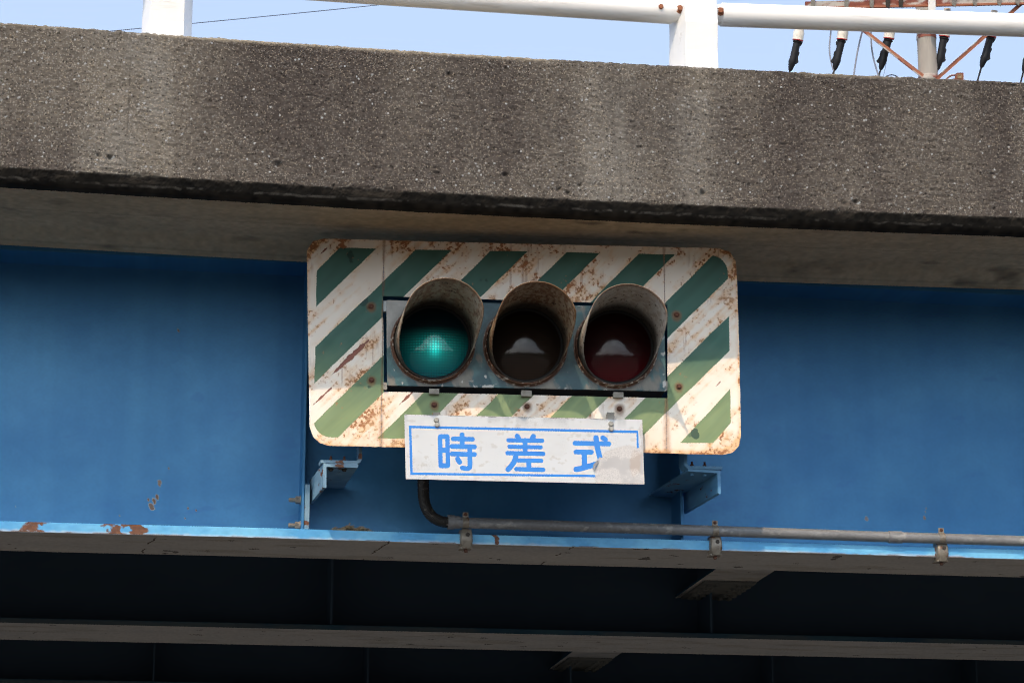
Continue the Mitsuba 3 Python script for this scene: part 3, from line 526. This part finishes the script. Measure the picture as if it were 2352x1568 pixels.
for i, (cs, ct) in enumerate(LENS):
    # ring: a rolled rim round the lens
    an = np.linspace(0, 2 * np.pi, 73)
    rp = [(0.1632, 0.002), (0.1632, 0.036), (0.165, 0.042), (0.168, 0.043), (0.171, 0.039), (0.1715, 0.030), (0.1722, 0.0195), (0.177, 0.0187)]
    R_ = np.array([BOARD.pt(cs + r * np.sin(an), ct + r * np.cos(an), np.full_like(an, d)) for r, d in rp])
    obj('ring', grid(R_[:, ::-1]), 'ring_rust', sg, smooth=50)
    gk = np.array([BOARD.pt(cs + r * np.sin(an), ct + r * np.cos(an), np.full_like(an, d)) for r, d in ((0.1632, 0.022), (0.156, 0.027), (0.149, 0.024), (0.147, 0.018), (0.147, 0.004))])
    obj('gasket', grid(gk[:, ::-1]), 'black_gasket', sg, smooth=50)
    # lens: a shallow dome
    rr = np.linspace(0, 0.1475, 22); sagd = 0.030
    Rs = (0.1475 ** 2 + sagd ** 2) / (2 * sagd); dz = np.sqrt(Rs ** 2 - rr ** 2) - (Rs - sagd)
    D = np.array([BOARD.pt(cs + r * np.sin(an), ct + r * np.cos(an), np.full_like(an, 0.020 + z)) for r, z in zip(rr, dz)])
    uv = np.array([[(r * math.sin(a), r * math.cos(a)) for a in an] for r in rr]).reshape(-1, 2)
    key = obj('lens', grid(D), ['lens_teal', 'lens_brown', 'lens_red'][i], sg, smooth=True, uv=uv)
    labels[key] = {'label': ['lit teal green lens with a bright prismatic centre', 'unlit dark brown amber lens', 'unlit dark red lens'][i]}
    if i == 0: scene[key]['emitter'] = {'type': 'area', 'radiance': proc(lamp_fn)}
    # visor: a sheet-steel tube cut away below
    rs, rt = BOARD.loc(rims[i][0] / 1.7415, rims[i][1] / 1.7415, 0.41)
    ph = np.linspace(-180, 180, 121); ap = np.abs(ph)
    tl = np.interp(ap, [0, 62, 74, 82, 90, 98, 106, 116, 128, 145, 180], [1, 1, 0.985, 0.90, 0.72, 0.50, 0.34, 0.22, 0.13, 0.06, 0.035])
    ls = np.linspace(0, 1, 26)
    def sheet(r, shrink=0.0):
        out_ = []
        for l in ls:
            f = tl * l
            w = 1 + 0.006 * np.sin(np.radians(ph) * 3 + i * 2) * l
            out_.append(BOARD.pt(cs + (rs - cs) * f + r * w * np.sin(np.radians(ph)), ct + (rt - ct) * f + r * w * np.cos(np.radians(ph)), 0.022 + 0.388 * f))
        return np.array(out_)
    O, I = sheet(RH), sheet(RH - 0.0035)
    V = np.concatenate([O, 0.5 * (O[-1:] + I[-1:]), I[::-1]])
    fr_ = np.r_[ls, 1.0, ls[::-1]]
    uv = np.stack([np.broadcast_to(np.radians(ph)[None] * 0.16 * 6 + i * 5, V.shape[:2]), fr_[:, None] * tl[None]], -1).reshape(-1, 2)
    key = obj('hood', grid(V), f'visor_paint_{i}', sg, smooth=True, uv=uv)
    labels[key] = {'label': ['grimy beige hood over the green lens', 'rust brown hood over the amber lens', 'pale grey speckled hood over the red lens'][i]}

# ------------------------------------------------------------------ the plate hung below: white with blue characters
sn = thing('information_sign', 'white plate with blue border reading 時差式, its lower right corner peeled to bare metal', 'sign')
SD = 0.045
corner = [(1617, 1656.5), (2569, 1677.5), (2578, 1936.5), (1623, 1915)]
full = lambda pts, d=SD: mapped([(x / 1.7415, y / 1.7415) for x, y in pts], d=d)
plate_poly = Polygon(full(corner)).buffer(-0.003).buffer(0.003)
zc = crop(2240, 1640, .19769)
peel = Polygon(mapped([zc(*q) for q in ((1720, 180), (1655, 186), (1640, 260), (1612, 330), (1585, 392), (1602, 440), (1588, 480), (1625, 560), (1650, 620), (1645, 690), (1606, 742), (1575, 772), (1520, 735), (1400, 700), (1250, 728), (1130, 765), (1040, 790), (940, 830), (885, 868), (868, 905), (850, 962), (800, 945), (772, 1000), (782, 1040), (728, 1068), (742, 1120), (715, 1180), (712, 1300), (722, 1340), (690, 1365), (725, 1420), (700, 1520), (1740, 1520))], d=SD))
pj = np.array(peel.exterior.segmentize(0.005).coords); pj += (rng.random(pj.shape) - 0.5) * 0.0022; peel = Polygon(pj).buffer(0)
m, uv = plate(plate_poly, SD - 0.003, SD); obj('board', m, 'bare_alu', sn, uv=uv)
sheet_poly = plate_poly.buffer(-0.0012).difference(peel)
m, uv = plate(sheet_poly, SD + 0.0004, SD + 0.0011); obj('white_sheeting', m, 'sign_sheeting', sn, uv=uv)
ink = lambda pg, key, lab=None: obj(key, *[plate(pg.intersection(sheet_poly), SD + 0.0015, SD + 0.0021)[0]], 'sign_ink', sn, uv=plate(pg.intersection(sheet_poly), SD + 0.0015, SD + 0.0021)[1])
bo, bi = [(1635.5, 1701.8), (2552, 1722), (2561, 1910), (1641, 1898.5)], [(1645.5, 1712), (2546, 1732), (2550, 1900.5), (1651, 1889)]
ink(Polygon(full(bo)).difference(Polygon(full(bi))), 'blue_border')
za = crop(1720, 1700, .19558)
K = (BOARD.loc(*za(1000, 500), SD)[0] - BOARD.loc(*za(0, 500), SD)[0]) / 1000
def strokes(z, lst, kk=K): return unary_union([LineString(mapped([z(*q) for q in pts], d=SD)).buffer(r * kk, 10) for pts, r in lst])
ji = strokes(za, [([(655, 195), (660, 440)], 50), ([(475, 278), (868, 287)], 48), ([(452, 432), (908, 443)], 50), ([(452, 588), (908, 598)], 50), ([(810, 440), (814, 640), (818, 820), (810, 862), (780, 884), (735, 888), (662, 872)], 49), ([(565, 690), (605, 755)], 52)])
bx_ = Polygon(mapped([za(*q) for q in ((160, 182), (400, 182), (411, 880), (172, 880))], d=SD)).buffer(-60 * K).buffer(60 * K)
hl = unary_union([Polygon(mapped([za(*q) for q in w], d=SD)) for w in (((250, 282), (310, 282), (313, 460), (256, 460)), ((255, 562), (320, 562), (322, 775), (260, 775)))])
ink(ji.union(bx_.difference(hl)), 'character')
ink(strokes(za, [([(1605, 307), (2290, 318)], 45), ([(1625, 440), (2265, 452)], 43), ([(1585, 570), (2314, 586)], 46), ([(1943, 310), (1947, 580)], 50), ([(1783, 222), (1830, 300)], 50), ([(2112, 230), (2085, 300)], 53), ([(1757, 590), (1748, 670), (1715, 755), (1665, 830), (1597, 903)], 54), ([(1790, 718), (2275, 727)], 43), ([(2020, 730), (2022, 900)], 52), ([(1767, 897), (2312, 912)], 47)]), 'character')
ink(strokes(zc, [([(303, 668), (985, 682)], 50), ([(728, 556), (738, 650), (758, 770), (812, 985)], 54), ([(866, 560), (917, 592)], 52), ([(930, 600), (925, 660)], 32), ([(325, 845), (632, 850)], 50), ([(490, 850), (495, 1120)], 53), ([(328, 1196), (430, 1178), (560, 1140), (760, 1085)], 56)], K * .19769 / .19558), 'character')
# creased, lifted edge of the torn sheeting
for a0, a1, b0, b1, h in (((672, 1090), (758, 1010), (700, 1180), (778, 1032), 0.010), ((655, 1170), (672, 1090), (690, 1250), (722, 1120), 0.007)):
    A0, A1, B0, B1 = (BOARD.loc(*zc(*q), SD) for q in (a0, a1, b0, b1))
    V = np.array([[BOARD.pt(*A0, SD + 0.0012), BOARD.pt(*A1, SD + 0.0012)], [BOARD.pt(*(0.5 * (np.array(A0) + B0)), SD + h * 0.7), BOARD.pt(*(0.5 * (np.array(A1) + B1)), SD + h * 0.7)], [BOARD.pt(*B0, SD + h), BOARD.pt(*B1, SD + h)]])
    obj('torn_edge', grid(V), 'sign_sheeting', sn, smooth=True, uv=np.zeros((6, 2)))
for u, v, r in ((1745.5, 1680.5, .0105), (1748, 1699.5, .0105), (2443.5, 1695.5, .0105), (2444.5, 1715.5, .0105)):
    s_, t_ = BOARD.loc(u / 1.7415, v / 1.7415, SD); obj('bolt', hexbolt(BOARD.pt(s_, t_, SD + 0.002), BOARD.n, r, 0.011, 1.05), 'zinc_bolt', sn)
for u in (1747, 2444):                                                                        # straps that carry the plate from the signal
    s_, t_ = BOARD.loc(u / 1.7415, 1690 / 1.7415, SD)
    m, uv = plate(sbox(s_ - 0.015, t_ - 0.04, s_ + 0.015, t_ + 0.045), 0.001, SD - 0.0035); obj('hanger', m, 'latch_steel', sn)

# ------------------------------------------------------------------ brackets that carry the board
def prism(pts, v):
    a = np.asarray(pts, float); b = a + v
    return trimesh.convex.convex_hull(np.vstack([a, b]))
def bracket(lab, z, Yf, prof_v, prof_h, edge, edge_v, strap, bend, bolts, side_bolts, mat):
    t = thing('mounting_bracket', lab, 'bracket', 'brackets holding the board')
    q = lambda x, y, Y=Yf: aty(*z(x, y), Y)
    e0 = q(*edge[0]); e1 = atz(*z(*edge[1]), e0[2]); v = e1 - e0; v[2] = 0
    L = min(1.0, (10.10 - Yf) / v[1]); v = v * L
    f0 = q(*edge_v[0]); vv = atz(*z(*edge_v[1]), f0[2]) - f0; vv[2] = 0; vv *= min(1.0, (10.05 - Yf) / vv[1])
    obj('angle_arm', join([prism([q(*p) for p in prof_v], vv), prism([q(*p) for p in prof_h], v)]), mat, t)
    st = [q(*p) for p in strap]; w = np.array([0, 0.07, 0.0]) + np.array([v[0], 0, 0]) * 0.07 / v[1]
    pts = np.array(st); n = len(pts) // 2
    A = np.array([pts[:n], pts[n:]])                                                         # outer and inner line of the bent bar
    V = np.concatenate([A[0], A[1][::-1], A[0][:1]]); caps = [grid(np.array([V, V + w]))]
    for off in (0, w):
        for k in range(n - 1): caps.append(tm(np.array([A[0][k], A[0][k + 1], A[1][k + 1], A[1][k]]) + off, [[0, 1, 2], [0, 2, 3]]))
    sm = join(caps); sm.merge_vertices(); obj('bent_strap', sm, mat, t)
    for bx_, by_ in bolts:
        c = q(bx_, by_) + w * 0.5; obj('bolt', hexbolt(c, (0, 0, 1), 0.0085, 0.012, 1.6, 0.012), 'rust_bolt', t)
        c2 = np.array([c[0], c[1], q(*edge[0])[2] - 0.001]); obj('bolt', hexbolt(c2, (0, 0, -1), 0.0085, 0.010, 1.5), 'bracket_blue' if mat == 'bracket_blue' else 'dark_steel', t)
    return t, v
zl, zr = crop(1100, 1750, .25503), crop(2550, 1780, .2359)
bl, vl = bracket('pale blue angle bracket below the board’s lower left corner', zl, 9.66,
    [(757, 400), (806, 400), (806, 772), (795, 785), (757, 778)], [(757, 400), (1290, 402), (1307, 420), (1300, 460), (1285, 470), (806, 452)], [(1285, 468), (1020, 862)], [(795, 785), (578, 1050)],
    [(715, 348), (1000, 352), (1270, 358), (1302, 345), (1318, 310), (1318, 240), (1318, 60), (722, 392), (1000, 397), (1290, 404), (1340, 385), (1366, 330), (1366, 240), (1366, 60)], None,
    [(893, 350), (1105, 354)], None, 'bracket_paint')
br, vr = bracket('blue angle bracket below the board’s lower right corner, casting shade on the web', zr, 9.56,
    [(1352, 432), (1406, 432), (1415, 815), (1398, 830), (1366, 806)], [(858, 400), (1406, 425), (1406, 475), (870, 440), (858, 428)], [(866, 442), (110, 925)], [(1398, 830), (815, 1170)],
    [(1440, 360), (1100, 350), (880, 346), (850, 325), (842, 280), (842, 160), (842, 0), (1440, 410), (1100, 404), (850, 396), (800, 340), (790, 280), (790, 160), (790, 0)], None,
    [(968, 346), (1185, 352)], None, 'bracket_blue')
# end plates bolted to the web stiffeners
rx = RIBS[0][0]; a = aty(*zl(540, 800), 9.93); zt, zb = a[2] + 0.02, FL[0][3] + 0.004
q0, q1 = aty(*zl(757, 400), 9.60), aty(*zl(795, 785), 9.60)
gus = prism([q0 + vl * 0.55, q0 + vl, q1 + vl * 0.45, q1 + vl], np.array([0.009, 0, 0]))
obj('gusset', box(rx + 0.0015, rx + 0.022, 9.935, 10.09, zb, zt, 0.001), 'bracket_paint', bl)
for v_ in (965, 1365):
    c = aty(*zl(440, v_), 9.98); obj('bolt', hexbolt((rx - 0.0125, 10.0, c[2]), (-1, 0, 0), 0.017, 0.022, 1.25, 0.028), 'latch_steel', bl)

# ------------------------------------------------------------------ conduit along the flange
cd = thing('conduit_pipe', 'grey galvanised conduit running along the girder flange, with a black hose at its left end', 'pipe')
YP = 9.90
c0, c1, c2 = aty(1047, 1199.5, YP), aty(2040, 1232.5, YP), aty(2352, 1242, YP)
dirp = (c2 - c1) / np.linalg.norm(c2 - c1)
obj('pipe', tube([c0, 0.5 * (c0 + c1) + [0, 0, 0.001], c1, c2, c2 + dirp * 30], 0.0232, 28), 'galvanised', cd, smooth=45)
m_ = aty(2056, 1233, YP); obj('coupling', tube([m_ - dirp * 0.032, m_ - dirp * 0.030, m_ + dirp * 0.030, m_ + dirp * 0.032], [0.0235, 0.0268, 0.0268, 0.0235], 28), 'galvanised', cd, smooth=45)
m_ = aty(1040, 1199, YP); obj('connector', join([tube([m_ - dirp * 0.022, m_ + dirp * 0.005], 0.031, 12), tube([m_ + dirp * 0.006, m_ + dirp * 0.03], 0.0275, 24)]), 'galvanised', cd, smooth=45)
hz = spline([aty(1036, 1199, YP), aty(1012, 1196, YP), aty(990, 1183, YP - 0.01), aty(977, 1160, YP - 0.03), aty(972.5, 1125, YP - 0.08), aty(972, 1085, YP - 0.14), aty(975, 1030, YP - 0.2)], 260)
rad = 0.0232 + 0.0012 * np.sin(np.arange(260) * 2 * np.pi / 4)
obj('flexible_hose', tube(hz, rad, 22), 'hose_black', cd, smooth=60)
zk1, zk2 = crop(1780, 2020, .14035), crop(2780, 2050, .14035)
for lab, u0, vp, vb in (('dark pipe clamp at the hose end of the conduit', 1069, 1200.5, 1.0), ('rusty beige pipe clamp right of the board, middle one on the conduit', 1642, 1219, 1.0), ('pale cream pipe clamp near the right end of the conduit', 2162, 1236, 1.0)):
    t = thing('pipe_clamp', lab, 'pipe clamp', 'clamps holding the conduit')
    c = aty(u0, vp, YP); zf0, zf1 = FL[0][2], FL[0][3]
    an = np.radians(np.linspace(-60, 250, 22)); r = 0.0252
    ring = np.array([[(c[0] + dx, c[1] - r * math.cos(a), c[2] + r * math.sin(a)) for a in an] for dx in (-0.013, 0.013)])
    tab = box(c[0] - 0.0125, c[0] + 0.0125, YP - 0.004, YP - 0.001, c[2] + 0.020, c[2] + 0.046, 0.0008)
    sk = obj('strap', join([grid(ring), tab]), 'clamp_steel', t, smooth=40)
    obj('bolt', hexbolt((c[0], YP - 0.004, c[2] + 0.036), (0, -1, 0), 0.006, 0.006, 1.3), 'rust_bolt', sk)
    # C-shaped beam clamp gripping the flange edge: curved front plate with returned cheeks
    xc = c[0] + 0.006; zt_, zb_ = zf1 + 0.019, zf0 - 0.020
    zs = np.linspace(zb_, zt_, 12); bul = 0.012 * np.sin(np.linspace(0.15, math.pi - 0.1, 12)); wd = np.interp(zs, [zb_, zb_ + 0.03, zt_ - 0.02, zt_], [0.020, 0.027, 0.026, 0.023])
    F = []
    for k in range(12):
        w_ = wd[k]; yb_ = YFL - 0.012 - bul[k]
        F.append([(xc - w_ - 0.004, yb_ + 0.045, zs[k]), (xc - w_, yb_ + 0.012, zs[k]), (xc - w_ * 0.88, yb_ + 0.003, zs[k]), (xc - w_ * 0.6, yb_, zs[k]), (xc + w_ * 0.6, yb_, zs[k]), (xc + w_ * 0.88, yb_ + 0.003, zs[k]), (xc + w_, yb_ + 0.012, zs[k]), (xc + w_ + 0.004, yb_ + 0.045, zs[k])])
    low_ = box(xc - 0.026, xc + 0.024, YFL - 0.010, YFL + 0.05, zb_ - 0.002, zb_ + 0.004, 0.001)
    bk = obj('beam_clamp', join([grid(np.array(F)), low_]), 'clamp_steel', t, smooth=60)
    obj('hole_plug', hexbolt((xc + 0.004, YFL - 0.024, zf0 + 0.036), (0, -1, 0), 0.0075, 0.002, 1.15), 'dark_steel', bk)
    obj('set_screw', join([tube([(xc, YFL + 0.01, zb_ - 0.014), (xc, YFL + 0.01, zb_ + 0.02)], 0.005, 10), hexbolt((xc, YFL + 0.01, zb_ - 0.005), (0, 0, -1), 0.008, 0.010, 1.0)]), 'rust_bolt', bk)
# straw and dirt heaped on the flange
st = []
pL, pR = aty(765, 1216, YFL + 0.05), aty(850, 1219, YFL + 0.05)
for i in range(420):
    f = rng.random(); hgt = 0.030 * (0.35 + 0.65 * abs(math.sin(f * 9.0 + 1.2))) * (1 - 0.6 * abs(2 * f - 1))
    c = pL + (pR - pL) * f + np.array([0, rng.normal(0, 0.02), 0]); c[2] = FL[0][3] + 0.001 + rng.random() * hgt
    d = rng.normal(size=3) * [1, 1, 0.45]; d *= (0.006 + 0.012 * rng.random()) / np.linalg.norm(d)
    a, b = c - d, c + d; a[2], b[2] = max(a[2], FL[0][3] + .001), max(b[2], FL[0][3] + .001)
    st.append(tube([a, b], 0.0011 + 0.001 * rng.random(), 4))
obj('debris', join(st), 'straw'); labels['debris'] = {'label': 'dry straw and dirt heaped on the flange by the left bracket', 'category': 'debris', 'kind': 'stuff'}

# ------------------------------------------------------------------ beyond the deck: utility pole and its cables
DP = 36.0
q5, q4 = crop(3550, 0, .23214), crop(3080, 0, .22109)
B = lambda u, v, dd=0.0: atd(u, v, DP + dd)
pole = thing('utility_pole', 'concrete utility pole with rusty crossarm and V braces beyond the guard rail', 'utility pole')
pc_ = B(2128.3, 100); pr0 = 21.6 / (5479 / DP)
obj('shaft', tube([[pc_[0], pc_[1], 0], [pc_[0], pc_[1], pc_[2]], [pc_[0], pc_[1], pc_[2] + 1.4]], [pr0 * 1.5, pr0, pr0 * 0.985], 32), 'pole_concrete', pole, smooth=40)
S_ = lambda u0, v0, u1, v1, w, dd, key, mat, dep=0.05: obj(key, prism(np.array([B(u0, v0 - w, dd), B(u0, v0 + w, dd), B(u1, v1 + w, dd), B(u1, v1 - w, dd)]), FWD * dep), mat, pole)
S_(1850, 10.5, 2500, -3.5, 6.5, -0.30, 'crossarm', 'arm_paint', 0.07)
S_(1850, 18.8, 2500, 4.8, 2.2, -0.32, 'crossarm_lip', 'brace_rust', 0.10)
S_(1905, 8, 2138, 188, 4.2, -0.26, 'brace', 'brace_rust'); S_(1905, 12, 2138, 193.5, 1.8, -0.28, 'brace_edge', 'arm_paint', 0.02)
S_(2352, 5, 2146, 188, 4.2, -0.26, 'brace', 'brace_rust'); S_(2352, -1, 2146, 182.5, 1.5, -0.27, 'brace_edge', 'arm_paint', 0.02)
for z in (B(2128, 83)[2] - 0.05, B(2128, 186)[2] - 0.05): obj('band', tube([[pc_[0], pc_[1], z], [pc_[0], pc_[1], z + 0.06]], pr0 * 1.06, 32), 'arm_paint', pole, smooth=40)
obj('upright_channel', prism(np.array([B(2133, -15, -.4), B(2133, 30, -.4), B(2149, 30, -.4), B(2149, -15, -.4)]), FWD * 0.06), 'white_paint', pole)
for u in (1868, 1945, 2003, 2040, 2070, 2192, 2240, 2296, 2338):
    v0 = 8 - (u - 1900) * 0.02
    obj('clip', prism(np.array([B(u - 5, v0 - 12, -.34), B(u - 5, v0 + 9, -.34), B(u + 3, v0 + 15, -.34), B(u + 5, v0 - 12, -.34)]), FWD * 0.03), 'latch_steel' if u % 3 else 'dark_steel', pole)
bxk = obj('junction_box', prism(np.array([B(*q5(1205, 1255), -.3), B(*q5(1310, 1258), -.3), B(*q5(1312, 1380), -.3), B(*q5(1285, 1400), -.3), B(*q5(1180, 1395), -.3)]), FWD * 0.16), 'bright_rust', pole)
obj('box_cover', prism(np.array([B(*q5(1212, 1285), -.31), B(*q5(1280, 1290), -.31), B(*q5(1280, 1355), -.31), B(*q5(1205, 1350), -.31)]), FWD * 0.008), 'straw', pole)
obj('box_arm', join([tube([B(*q5(1180, 1380), -.25), B(*q5(1090, 1410), -.25), B(*q5(1000, 1450), -.25)], 0.03, 8), tube(spline([B(*q5(1165, 1300), -.3), B(*q5(1080, 1315), -.3), B(*q5(1010, 1375), -.3), B(*q5(960, 1450), -.3)], 14), 0.012, 8)]), 'bright_rust', pole)

def term(lab, top, neck, sl, tip, end, fin=1):
    t = thing('cable_termination', lab, 'cable termination', 'cable terminations hanging below the crossarm')
    pt_, pn, ps, pi, pe_ = B(*top, -.1), B(*neck, -.1), B(*sl, -.1), B(*tip, -.1), B(*end, -.1)
    k = DP / 5479
    ax = (ps - pt_) / np.linalg.norm(ps - pt_)
    nn = np.linspace(0, 1, 9); rr_ = np.array([8, 8.2, 10, 8.6, 12.4, 10.8, 13.2, 12.4, 12.8]) * k
    obj('insulator', tube([pt_ + (pn - pt_) * f for f in nn], rr_, 20), 'porcelain', t, smooth=30)
    obj('red_band', tube([pn, pn + ax * 2.0 * k], 12.6 * k, 20), 'red_band', t, smooth=30)
    m0 = pn + ax * 1.9 * k
    f_ = np.array([0, .05, .09, .2, .62, .68, .80, .95, 1.0]); r_ = np.array([8.5, 11, 8.6, 8.4, 8.0, 9.2, 7.4, 5.0, 2.6]) * k
    obj('sleeve', tube([m0 + (pi - m0) * f for f in f_], r_, 16), 'rubber', t, smooth=30)
    sd = RIGHT * fin
    def S(f, w): return m0 + (pi - m0) * f + sd * w * 1.15 * k
    pts = [S(.03, 4), S(.06, 11), S(.16, 9.5), S(.24, 5), S(.30, 5), S(.40, 10), S(.55, 9), S(.66, 11), S(.71, 13), S(.76, 10), S(.80, 4)]
    mid = [S(f, 0) for f in (.03, .06, .16, .24, .30, .40, .55, .66, .71, .76, .80)]
    obj('fin', join([grid(np.array([np.array(mid) + FWD * o, np.array(pts) + FWD * o])) for o in (-0.012, 0.012)] + [grid(np.array([np.array(pts) - FWD * 0.012, np.array(pts) + FWD * 0.012]))]), 'rubber', t)
    obj('cable', tube([pi, pe_, pe_ + (pe_ - pi) * 2 + [0, 0, -1.2], pe_ + (pe_ - pi) * 2 + [0, 0, -6]], 2.2 * k, 8), 'rubber', t, smooth=30)
term('black cable termination with white cap, first from the guard rail post', (1841, 30), (1832.5, 92), (1813, 158), q4(360, 1290), q4(345, 1350))
term('black cable termination with split skirt, second from the guard rail post', (1942, 30), (1934, 90), (1927, 150), q4(1170, 1270), q4(1115, 1385), -1)
term('black cable termination crossed by the left brace', (2048, 30), (2041.5, 88), (2022, 165), q4(2000, 1270), q4(1960, 1400), -1)
term('black cable termination just right of the concrete pole', (2176, 20), (2169, 83), (2152, 165), q5(860, 1210), q5(840, 1290))
term('black cable termination right of the right brace', (2284, 25), (2276, 84), (2250, 165), q5(1615, 1170), q5(1550, 1400))
term('black cable termination cut by the right edge of the photo', (2378, 25), (2374, 84), (2355, 150), (2350.5, 165), (2344, 192))
def wire(lab, pts, r, mat='grey_cable', D=-.1, down=True):
    t = thing('cable', lab, 'cable')
    p = [B(u, v, D) for u, v in pts]
    if down: e = p[-1] + (p[-1] - p[-2]) * 0.6; p += [e, e + [0, 0, -2.5]]
    obj('sheath', tube(spline(p, 40), r, 8), mat, t, smooth=40)
wire('grey cable with a bend, left of the second black termination', [(1896, 5)] + [q4(*p) for p in ((1100, 590), (1075, 880), (1090, 1050), (1180, 1390))], 0.012)
wire('grey cable hanging straight, left of the left brace', [(1992, 40)] + [q4(*p) for p in ((1660, 610), (1570, 1010), (1510, 1400))], 0.014)
wire('grey cable curving down behind the left brace', [(1998, 45)] + [q4(*p) for p in ((1830, 690), (1850, 950), (1960, 1370))], 0.013)
wire('hair-thin wire below the termination at the left brace', [q4(*p) for p in ((2105, 1120), (2080, 1260), (2040, 1415))], 0.004)
wire('small looped dark cable beside the concrete pole', [q4(*p) for p in ((2040, 1470), (2090, 1400), (2200, 1358), (2290, 1385), (2345, 1440), (2370, 1490))], 0.008, 'rubber', down=False)
ow = thing('overhead_wire', 'thin dark wire crossing the sky behind the left post', 'wire')
obj('line', tube(spline([atd(-400, 119, 40), atd(270, 70.5, 40), atd(425, 56, 40), atd(850, 14, 40), atd(1300, -36, 40)], 60), 0.006, 6), 'rubber', ow, smooth=40)
for k in list(labels):
    if k not in scene and not any(s.startswith(k + '__') for s in scene): del labels[k]
